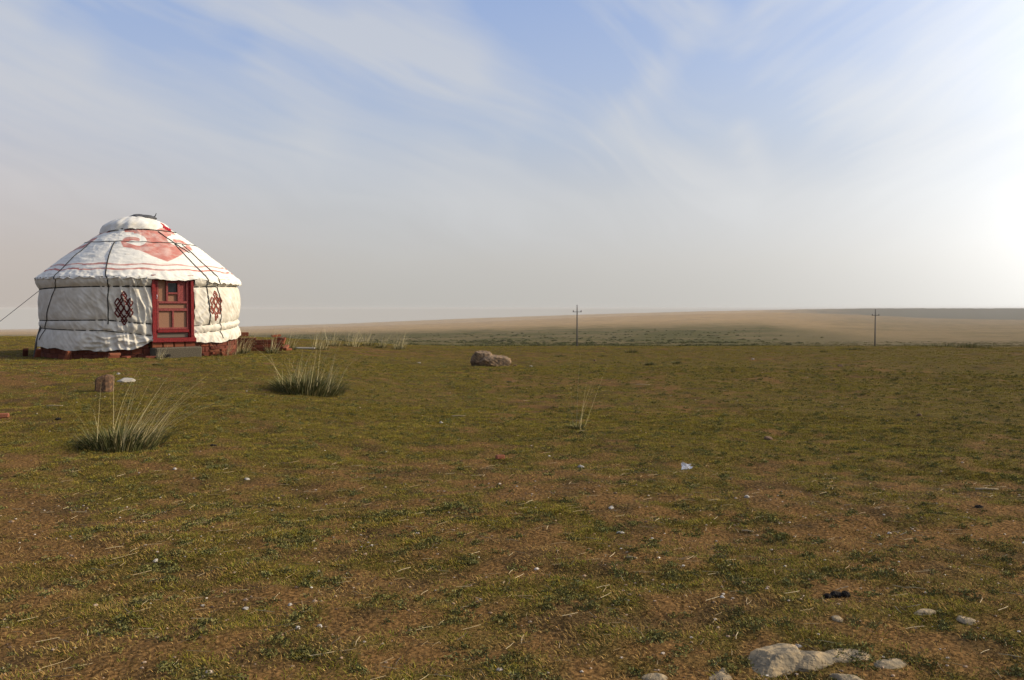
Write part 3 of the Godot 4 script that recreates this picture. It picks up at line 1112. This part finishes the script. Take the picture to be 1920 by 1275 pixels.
func make_door(Y: Node3D) -> void:
	var a := deg_to_rad(DOOR_T)
	var o := Node3D.new()
	o.name = "door"
	Y.add_child(o)
	o.position = Vector3(sin(a) * 2.28, 0, cos(a) * 2.28)
	o.rotation.y = a
	o.scale = Vector3(0.92, 1.0, 1.0)
	var bx := func(called: String, x: float, y: float, w: float, h: float, z: float, d: float, m: Material, c := 0.005) -> void:
		part(called, box_mesh(Vector3(w, h, d), c, 0.0, Vector3(x, y, z)), m, o)
	# frame
	bx.call("door_post", -0.490, 1.12, 0.085, 1.50, 0.0, 0.13, M.frame_red, 0.008)
	bx.call("door_post", 0.490, 1.12, 0.085, 1.50, 0.0, 0.13, M.frame_red, 0.008)
	bx.call("lintel", 0.0, 1.915, 1.065, 0.09, 0.0, 0.13, M.frame_red, 0.008)
	bx.call("sill", 0.0, 0.415, 1.12, 0.10, 0.03, 0.20, M.frame_red, 0.008)
	bx.call("inner_jamb", -0.425, 1.165, 0.045, 1.40, -0.015, 0.07, M.frame_red)
	bx.call("inner_jamb", 0.425, 1.165, 0.045, 1.40, -0.015, 0.07, M.frame_red)
	bx.call("kick_board", 0.0, 0.53, 0.80, 0.12, -0.03, 0.03, M.grey_board)
	bx.call("bottom_rail", 0.0, 0.628, 0.80, 0.07, 0.005, 0.07, M.frame_red)
	# boarded leaf and its rails
	bx.call("panel", -0.20, 0.885, 0.39, 0.44, -0.03, 0.03, M.panel, 0.003)
	bx.call("panel", 0.20, 0.885, 0.39, 0.44, -0.03, 0.03, M.panel, 0.003)
	bx.call("panel", 0.0, 1.23, 0.80, 0.12, -0.03, 0.03, M.panel, 0.003)
	bx.call("panel", -0.27, 1.60, 0.25, 0.54, -0.03, 0.03, M.panel, 0.003)
	bx.call("panel", 0.27, 1.60, 0.25, 0.54, -0.032, 0.03, M.rail_red, 0.003)
	bx.call("panel", 0.0, 1.43, 0.28, 0.20, -0.03, 0.03, M.panel, 0.003)
	bx.call("stile", 0.0, 0.885, 0.045, 0.435, 0.0, 0.045, M.rail_red)
	bx.call("stile", -0.378, 1.25, 0.045, 1.17, -0.001, 0.045, M.rail_red)
	bx.call("stile", 0.378, 1.25, 0.045, 1.17, -0.001, 0.045, M.rail_red)
	bx.call("rail", 0.0, 1.135, 0.708, 0.065, 0.002, 0.05, M.rail_red)
	bx.call("rail", 0.0, 1.310, 0.708, 0.055, 0.002, 0.05, M.rail_red)
	bx.call("rail", 0.0, 0.690, 0.708, 0.045, 0.001, 0.048, M.rail_red)
	# little window
	bx.call("window_stile", -0.145, 1.60, 0.05, 0.52, 0.004, 0.055, M.rail_red)
	bx.call("window_stile", 0.145, 1.60, 0.05, 0.52, 0.004, 0.055, M.rail_red)
	bx.call("window_rail", 0.0, 1.525, 0.238, 0.045, 0.003, 0.05, M.rail_red)
	bx.call("window_rail", 0.0, 1.795, 0.238, 0.045, 0.003, 0.05, M.rail_red)
	bx.call("window_pane", 0.0, 1.66, 0.236, 0.222, -0.015, 0.01, M.glass, 0.002)
	bx.call("back_board", 0.0, 1.20, 1.0, 1.44, -0.07, 0.03, M.grey_board)
	# bricks laid under the sill
	for k in 4:
		bx.call("brick", -0.42 + k * 0.28, 0.302, 0.25, 0.118, 0.0, 0.13, M.bricks[[0, 2, 0, 1][k]], 0.008)
	# metal latch
	part("latch", tube_mesh([Vector3(-0.40, 1.48, 0.03), Vector3(-0.40, 1.44, 0.055), Vector3(-0.40, 1.40, 0.03)], 0.008, 0.008, 5), M.plastic, o)

# yurt's own frame to the world
func yp(x: float, y: float, z: float) -> Vector3:
	var turn := atan2(-YURT.x, -YURT.z)
	var p := Vector3(x, 0, z).rotated(Vector3.UP, turn) + YURT
	return Vector3(p.x, ground_h(p.x, p.z) + y, p.z)

func brick_at(p: Vector3, rot: Vector3, label: String, group: String, k: int) -> void:
	var o := single("loose_brick", M.brick_meshes[k % 4], M.bricks[k % 4], label, "brick", p, 0.0, group)
	o.rotation = rot

func make_yurt_surroundings() -> void:
	rng.seed = 204
	M.brick_meshes = []
	for k in 4:
		M.brick_meshes.append(box_mesh(Vector3(0.24, 0.06, 0.115), 0.006, 0.004))
	var turn := atan2(-YURT.x, -YURT.z)
	var a := deg_to_rad(DOOR_T)
	# concrete step under the sill
	var sp := yp(sin(a) * 2.48, 0.0, cos(a) * 2.48)
	single("door_step", box_mesh(Vector3(1.08, 0.28, 0.42), 0.025, 0.010, Vector3(0, 0.11, 0)), M.concrete, "grey concrete step under the red yurt door", "step", sp, turn + a)
	# bricks heaped right of the step
	var g := "bricks heaped beside the door step"
	var lb := "red brick %s the heap right of the concrete door step"
	var heap := [[1.62, 0.03, 2.05, 0.3, 0], [1.64, 0.092, 2.05, 0.5, 1], [1.60, 0.155, 2.03, 0.15, 2], [1.62, 0.218, 2.04, 0.35, 3], [1.86, 0.03, 1.92, 0.9, 2], [1.87, 0.092, 1.92, 1.0, 0], [1.84, 0.155, 1.93, 0.7, 1], [1.88, 0.03, 2.18, 0.2, 0], [1.86, 0.092, 2.17, 0.35, 2]]
	for b in heap:
		brick_at(yp(b[0], b[1], b[2]), Vector3(0, turn + b[3], 0), lb % ["lowest in", "second from the ground of", "third from the ground of", "topmost on"][roundi((b[1] - 0.03) / 0.0625)], g, b[4])
	# bricks leaning on the brick ring, left of the door
	var g2 := "loose bricks round the foot of the yurt"
	for b in [[-1.60, 2.05, 1.15, 0], [-2.30, 1.05, 1.0, 1], [-2.62, 0.45, 0.7, 3]]:
		var p := yp(b[0], 0.10, b[1])
		brick_at(p, Vector3(0, turn + atan2(b[0], b[1]), b[2]), "red brick tipped against the shaded foot of the yurt", g2, b[3])
	for b in [[-0.62, 0.03, 2.62, 0.2, 0], [-0.60, 0.092, 2.62, 0.35, 2], [-0.35, 0.03, 2.60, 1.2, 1], [0.15, 0.03, 2.72, 0.4, 3]]:
		brick_at(yp(b[0], b[1], b[2]), Vector3(0, turn + b[3], 0), "red brick lying flat in front of the yurt wall left of the step", g2, b[4])
	# post leaning on the shaded wall
	single("leaning_post", tube_mesh([yp(-2.42, -0.05, 0.72), yp(-2.36, 0.35, 0.66), yp(-2.26, 0.80, 0.60)], 0.028, 0.022, 7), M.grey_wood, "thin grey wooden post leaning on the shaded yurt wall", "post", Vector3.ZERO)
	# dark board by the step
	var bd := single("board", box_mesh(Vector3(0.34, 0.05, 0.12), 0.006, 0.003), M.dark, "short dark board lying on the ground left of the step", "board", yp(0.42, 0.05, 2.86), turn + 0.5)
	bd.rotation.z = 0.18
	# the low stack further right
	var base := at(486, 658)
	var st_turn := atan2(-base.x, -base.z) - 0.06
	var B := Basis(Vector3.UP, st_turn)
	var g3 := "bricks of the low stack"
	var k := 0
	for course in 6:
		for i in 5:
			if course == 5 and (i == 2 or i == 3):
				continue
			var off := Vector3(-0.50 + i * 0.248 + (0.05 if course % 2 else 0.0) + rng.randf_range(-0.004, 0.004), 0.025 + course * 0.0625, rng.randf_range(-0.012, 0.012))
			brick_at(base + B * off, Vector3(0, st_turn + rng.randf_range(-0.03, 0.03), 0), "dark red brick in the %s of the low stack right of the yurt" % ["bottom course", "second course", "third course", "fourth course", "fifth course", "top course"][course], g3, [1, 3, 3, 1, 0][rng.randi() % 5])
			k += 1
	brick_at(base + B * Vector3(-0.40, 0.46, 0.0), Vector3(PI / 2, st_turn + 0.1, 0), "red brick stood on edge atop the left end of the low stack", g3, 1)
	brick_at(base + B * Vector3(0.46, 0.415, 0.0), Vector3(0, st_turn + 0.4, 0.10), "red brick skewed atop the right end of the low stack", g3, 0)
	for b in [[0.72, 0.10, 0.06, 1.25, 0.35, 2], [0.76, 0.03, -0.16, 0.8, 0.0, 0], [0.64, 0.27, -0.02, 1.2, 0.8, 0]]:
		brick_at(base + B * Vector3(b[0], b[1], b[2]), Vector3(0, st_turn + b[3], b[4]), "orange red brick spilled at the sunlit end of the low stack", g3, b[5])
	single("flat_slab", box_mesh(Vector3(0.62, 0.05, 0.20), 0.01, 0.006), M.pale, "long pale slab lying in the grass right of the brick stack", "slab", at(572, 654) + Vector3(0, 0.02, 0), 0.1)

# ------------------------------------------------------------------ loose things on the turf
func make_stones() -> void:
	# boulder of two blocks
	var p := at(915, 686)
	var st := begin()
	rock_add(st, Vector3(-0.20, 0.17, -0.02), Vector3(0.66, 0.60, 0.52), 13, 16, 0.05, 44, 28)
	rock_add(st, Vector3(0.22, 0.08, 0.06), Vector3(0.86, 0.46, 0.50), 27, 14, 0.05, 44, 28, 0.35)
	st.generate_normals()
	single("boulder", st.commit(), M.boulder, "large brown boulder of two joined blocks alone on the open turf", "boulder", p)
	single("stone", rock_mesh(Vector3(0.16, 0.10, 0.12), 44), M.brown_stone, "small brown stone at the low end of the boulder", "stone", at(966, 687))
	# outcrop in the foreground
	p = at(1500, 1240)
	st = begin()
	rock_add(st, Vector3(-0.10, -0.01, 0.0), Vector3(0.36, 0.15, 0.30), 51, 15, 0.03, 48, 28)
	rock_add(st, Vector3(0.05, -0.015, -0.01), Vector3(0.32, 0.115, 0.24), 58, 15, 0.03, 40, 24)
	rock_add(st, Vector3(0.22, -0.004, 0.0), Vector3(0.34, 0.09, 0.18), 59, 13, 0.04, 40, 24)
	st.generate_normals()
	single("rock_outcrop", st.commit(), M.rock, "broad cream rock outcrop breaking through the bare turf", "rock", p)
	var slabs := [[1670, 1243, 0.18, 0.06, 0.10, "cream rock slab beside the tapering end of the outcrop"], [1358, 1268, 0.15, 0.06, 0.11, "rounded grey rock tip in the turf near the dark end of the outcrop"], [1585, 1272, 0.17, 0.05, 0.10, "low pale rock slab in the turf before the outcrop"], [1225, 1270, 0.10, 0.04, 0.08, "small pale rock tip apart from the outcrop"], [1735, 1148, 0.10, 0.035, 0.07, "flat white stone on the bare turf beyond the outcrop"], [1812, 1160, 0.09, 0.03, 0.07, "flat grey stone beside the flat white one"], [1570, 1160, 0.07, 0.03, 0.06, "crumbled pale stone beyond the outcrop"]]
	var k := 0
	for s in slabs:
		k += 1
		single("stone", rock_mesh(Vector3(s[2] * 1.35, s[3] * 1.3, s[4] * 1.3), 70 + k, 14, 0.03), M.rock, s[5], "stone", at(s[0], s[1]) + Vector3(0, -s[3] * 0.3, 0), k * 0.7)
	# squat block behind the dry tuft and the slab next to it
	p = at(195, 735)
	st = begin()
	rng.seed = 91
	st.set_smooth_group(-1)
	chamfer_box(st, Vector3(0, 0.12, 0), Vector3(0.23, 0.27, 0.22), 0.04, 0.03)
	st.generate_normals()
	single("stone_block", st.commit(), M.dark_stone, "squat dark brown block standing behind the dry grass tuft", "block", p)
	single("stone", rock_mesh(Vector3(0.30, 0.10, 0.18), 93), M.pale, "flat pale stone lying beside the squat block", "stone", at(236, 716) + Vector3(0, 0.015, 0), 0.2)
	# stray pieces
	for s in [[3, 783, 0.16, 0.09, "broken orange brick lying alone in bare earth"], [937, 860, 0.085, 0.06, "small broken piece of red brick in the turf"]]:
		single("brick_piece", box_mesh(Vector3(s[2], s[3] * 0.7, s[3]), 0.01, 0.008, Vector3(0, s[3] * 0.3, 0)), M.bricks[2], s[4], "brick", at(s[0], s[1]), 0.4)
	var dots := [[996, 688, 0.11, "white stone lying just beyond the low end of the boulder"], [222, 702, 0.07, "small white stone lying behind the flat pale stone and squat block"], [75, 655, 0.10, "pale stone lying in the shade at the foot of the yurt"], [463, 899, 0.045, "small white stone in turf before the two big grass tufts"],
		[1401, 933, 0.05, "small white stone in turf beside the white plastic scrap"], [827, 793, 0.06, "small white stone at the end of the long thin stick"], [1090, 876, 0.06, "small white stone between brick piece and plastic scrap"], [786, 681, 0.10, "pale stone between the dark green tuft and the boulder"], [1412, 674, 0.10, "pale stone near the far edge of the green turf"],
		[461, 1142, 0.030, ""], [543, 1135, 0.028, ""], [558, 1178, 0.032, ""], [600, 1175, 0.028, ""], [380, 1136, 0.025, ""], [292, 1052, 0.04, ""], [1163, 1000, 0.05, "white stone near the short pale stick on reddish earth"], [1147, 953, 0.05, "white stone with a dark hollow beside it in the turf"], [1497, 1212, 0.03, "tiny white stone resting at the top edge of the outcrop"], [328, 880, 0.04, "small pale stone before the large tuft with bent stalks"], [1355, 1120, 0.03, "tiny pale stone on reddish earth near the dark dung"]]
	for q in dots:
		var s: float = q[2]
		k += 1
		var lb: String = q[3]
		single("stone", rock_mesh(Vector3(s * 1.2, s * 0.8, s), 200 + k, 10, 0.05, 12, 8), M.pale, lb if lb else "tiny white stone strewn on the brown earth before the large tuft", "stone", at(q[0], q[1]), k * 1.1, "whitish stones on the turf")
	for q in [[1440, 824, 0.09, "brown stone with straw beside it on open turf"], [1576, 687, 0.14, "brown stone on green turf before the pole on the skyline"], [1723, 780, 0.08, "small brown stone alone on the wide open turf"], [1115, 677, 0.11, "brown stone near the turf edge before the tall pole"]]:
		k += 1
		single("stone", rock_mesh(Vector3(q[2] * 1.3, q[2], q[2]), 200 + k, 10, 0.05, 14, 8), M.brown_stone, q[3], "stone", at(q[0], q[1]), k * 1.1, "brown stones on the turf")
	# sticks
	for q in [[1850, 919, 0.19, -0.10, "thick pale broken stick lying on the green turf"], [1402, 998, 0.085, -0.55, "short pale stick lying on reddish earth"], [860, 781, 0.20, -0.05, "long thin dry stick lying on the turf"], [103, 762, 0.22, 0.05, "grey weathered stick lying near the squat block"], [1185, 1048, 0.07, -0.5, "tiny straw coloured stick on bare earth"], [1205, 722, 0.30, 0.08, "reddish stick lying in a bare patch"]]:
		var hl: float = q[2] * 0.5
		single("stick", tube_mesh([Vector3(-hl, 0.006, 0), Vector3(-hl * 0.2, 0.014, 0.006), Vector3(hl * 0.5, 0.010, 0.0), Vector3(hl, 0.012, 0.008)], 0.012 if hl > 0.08 else 0.007, 0.006, 6), M.wood, q[4], "stick", at(q[0], q[1]), q[3])
	# white plastic scrap
	p = at(1284, 884)
	st = begin()
	st.set_smooth_group(-1)
	rng.seed = 12
	for i in 9:
		var a := Vector3(rng.randf_range(-0.05, 0.05), rng.randf_range(0.0, 0.07), rng.randf_range(-0.03, 0.03))
		var b := a + Vector3(rng.randf_range(0.02, 0.05), rng.randf_range(-0.03, 0.03), rng.randf_range(-0.02, 0.02))
		var c := a + Vector3(rng.randf_range(-0.02, 0.03), rng.randf_range(0.01, 0.05), rng.randf_range(-0.02, 0.02))
		a.y = maxf(a.y, 0.0); b.y = maxf(b.y, 0.0); c.y = maxf(c.y, 0.0)
		tri(st, a, b, c, Vector3(0, -1, -1))
		tri(st, b, c, b.lerp(c, 0.5) + Vector3(0.02, 0.01, 0.012), Vector3(0, -1, -1))
	st.generate_normals()
	single("plastic_scrap", st.commit(), M.plastic, "crumpled white plastic scrap caught on the turf", "litter", p)
	# dung
	p = at(1566, 1119)
	st = begin()
	rock_add(st, Vector3(0.0, 0.005, 0.0), Vector3(0.085, 0.045, 0.07), 301, 8, 0.12, 24, 14)
	rock_add(st, Vector3(0.05, 0.008, 0.01), Vector3(0.055, 0.05, 0.055), 302, 8, 0.12, 24, 14)
	rock_add(st, Vector3(-0.045, 0.004, 0.015), Vector3(0.05, 0.035, 0.05), 303, 8, 0.12, 24, 14)
	st.generate_normals()
	single("dung", st.commit(), M.dark, "dark dried dung lying on reddish earth beyond the outcrop", "dung", p)
	for q in [[1835, 951, 0.07, "dark dung lump in turf before the thick pale stick"], [400, 836, 0.09, "dark dung lump beside the large tuft with bent stalks"], [110, 787, 0.10, "dark dung lump near the grey weathered stick"], [955, 717, 0.13, "dark dung lump on the turf before the boulder"], [1262, 838, 0.06, "tiny dark dung lump beyond the plastic scrap"]]:
		k += 1
		single("dung", rock_mesh(Vector3(q[2], q[2] * 0.5, q[2] * 0.8), 320 + k, 8, 0.12, 16, 10), M.dark, q[3], "dung", at(q[0], q[1]), k, "dung lumps on the turf")

func make_tufts() -> void:
	var R := Vector3(0.97, 0, 0.1)
	var t := tuft("large grey green tuft with long straw stalks bent far over", at(232, 838), 0.62, 0.34, 1100, 50, 1.05, R, 0.8, 501)
	t = tuft("dark green tuft with upright straw stalks between yurt and boulder", at(580, 733), 0.80, 0.46, 1500, 74, 1.0, R, 0.45, 502)
	tuft("thin tuft of tall faint stalks with a small dark base", at(1082, 804), 0.16, 0.13, 110, 8, 1.25, R, 0.10, 503)
	var back := [[540, 655, 0.32, 10], [598, 655, 0.40, 26], [660, 650, 0.45, 32], [748, 655, 0.34, 26], [715, 652, 0.25, 12], [625, 648, 0.4, 20], [425, 668, 0.36, 10], [455, 662, 0.30, 22], [512, 662, 0.24, 8], [690, 648, 0.30, 16]]
	var k := 0
	for b in back:
		k += 1
		tuft("straw topped tuft in the row beyond the brick stack" if b[0] > 520 else "tuft growing against the brick stack beside the yurt", at(b[0], b[1]), b[2], 0.30, 190, b[3] * 2, 0.85, R, 0.5, 520 + k, "tufts near the brick stack")
	for b in [[1184, 661, 0.36, 0.22, "darkest low tuft at the turf edge near the tall pole"], [1218, 685, 0.20, 0.17, "small dark tuft before the darkest low tuft"], [1268, 681, 0.20, 0.10, "small flat tuft beside bare reddish earth near the turf edge"], [420, 877, 0.16, 0.06, "very low dark tuft before the large tuft with bent stalks"], [1605, 655, 0.55, 0.16, "long dark tuft at the turf edge below the skyline pole"], [1050, 668, 0.30, 0.10, "faint low tuft at the foot of the tall pole"], [1545, 660, 0.25, 0.10, "small tuft beside the long dark tuft"], [1130, 668, 0.25, 0.08, "faint low tuft between tall pole and brown stone"], [300, 685, 0.2, 0.1, "low dark tuft before the concrete step"]]:
		k += 1
		tuft(b[4], at(b[0], b[1]), b[2], b[3], 200, 0, 0.0, R, 0.2, 560 + k, "small dark tufts")
	for b in [[335, 662, 0.2, 26], [300, 668, 0.14, 18], [318, 664, 0.2, 24], [360, 662, 0.16, 20]]:
		k += 1
		tuft("wispy straw grass growing before the concrete step", at(b[0], b[1] + 6), b[2], 0.12, 60, b[3], 0.42, R, 0.4, 590 + k, "wisps before the step")
	for b in [[1735, 648, 0.9], [1775, 650, 0.9], [1822, 652, 0.6]]:
		k += 1
		tuft("low dark scrub clump on the brown slope beyond the turf", at(b[0], b[1]), b[2], 0.35, 260, 0, 0.0, R, 0.2, 600 + k, "scrub clumps on the brown slope", 1.8)

func make_pole(px: float, top_row: float, z: float, label: String) -> void:
	var x := (px - CX) / F * z
	var g := ground_h(x, -z)
	var top := EYE - (top_row - ROW0) * z / F
	var o := thing("power_pole", label, "power pole", Vector3(x, g, -z), 0.12, "power poles crossing the plain")
	var h := top - g
	part("shaft", tube_mesh([Vector3(0, -0.4, 0), Vector3(0, h * 0.5, 0), Vector3(0, h - 0.35, 0)], 0.17, 0.10, 10), M.pole, o)
	part("crossarm", box_mesh(Vector3(1.75, 0.10, 0.10), 0.01, 0.0, Vector3(0, h - 1.35, 0.13)), M.pole, o)
	part("insulator_pin", tube_mesh([Vector3(0, h - 0.5, 0), Vector3(0, h - 0.05, 0)], 0.035, 0.03, 6), M.pole, o)
	for q in [Vector3(0, h - 0.08, 0), Vector3(-0.78, h - 1.15, 0.13), Vector3(0.78, h - 1.15, 0.13)]:
		var st := begin()
		tube(st, [q + Vector3(0, -0.16, 0), q + Vector3(0, -0.02, 0), q + Vector3(0, 0.0, 0), q + Vector3(0, 0.14, 0)], 0.13, 0.08, 8)
		st.generate_normals()
		part("insulator", st.commit(), M.porcelain, o)

func _ready() -> void:
	# camera
	var cam := Camera3D.new()
	cam.name = "camera"
	cam.fov = rad_to_deg(2.0 * atan(CY / F))
	cam.far = 9000.0
	cam.near = 0.05
	cam.position = Vector3(0, EYE, 0)
	cam.rotation = Vector3(-pitch, 0, 0)
	add_child(cam)
	cam.current = true
	# sky, exposure, haze
	var env := Environment.new()
	env.background_mode = Environment.BG_SKY
	env.sky = make_sky()
	env.tonemap_mode = Environment.TONE_MAPPER_LINEAR
	env.tonemap_exposure = 1.0
	env.sdfgi_enabled = true
	env.ssao_enabled = true
	env.ssil_enabled = true
	env.fog_enabled = true
	env.fog_density = 0.000095
	env.fog_light_color = Color(0.86, 0.84, 0.82)
	var we := WorldEnvironment.new()
	we.name = "world_environment"
	we.environment = env
	add_child(we)
	# sun, off to the right and a little ahead
	var sun := DirectionalLight3D.new()
	sun.name = "sun"
	sun.light_energy = 1.6
	sun.light_color = Color(1.0, 0.93, 0.82)
	sun.light_angular_distance = 0.6
	sun.shadow_enabled = true
	add_child(sun)
	sun.rotation_degrees = Vector3(-SUN_EL, -SUN_AZ + 180.0, 0)

	rng.seed = 1
	n_mid.seed = 2
	n_mid.frequency = 0.35
	n_mid.fractal_octaves = 3
	n_fine.seed = 3
	n_fine.frequency = 2.2
	n_fine.fractal_octaves = 3
	n_patch.seed = 7
	n_patch.frequency = 0.25
	n_patch.fractal_octaves = 4
	n_cloth.seed = 17
	n_cloth.frequency = 1.0
	n_cloth.fractal_octaves = 2
	make_materials()
	make_ground()
	make_yurt()
	make_yurt_surroundings()
	make_stones()
	make_pole(1082, 572, 172.0, "slim grey power pole with one crossarm rising above the horizon")
	make_pole(1641, 580, 196.0, "slim grey power pole reaching only to the skyline of the dark ridge")
	make_tufts()
	rng.seed = 900
	make_turf()
	make_valley_scrub()
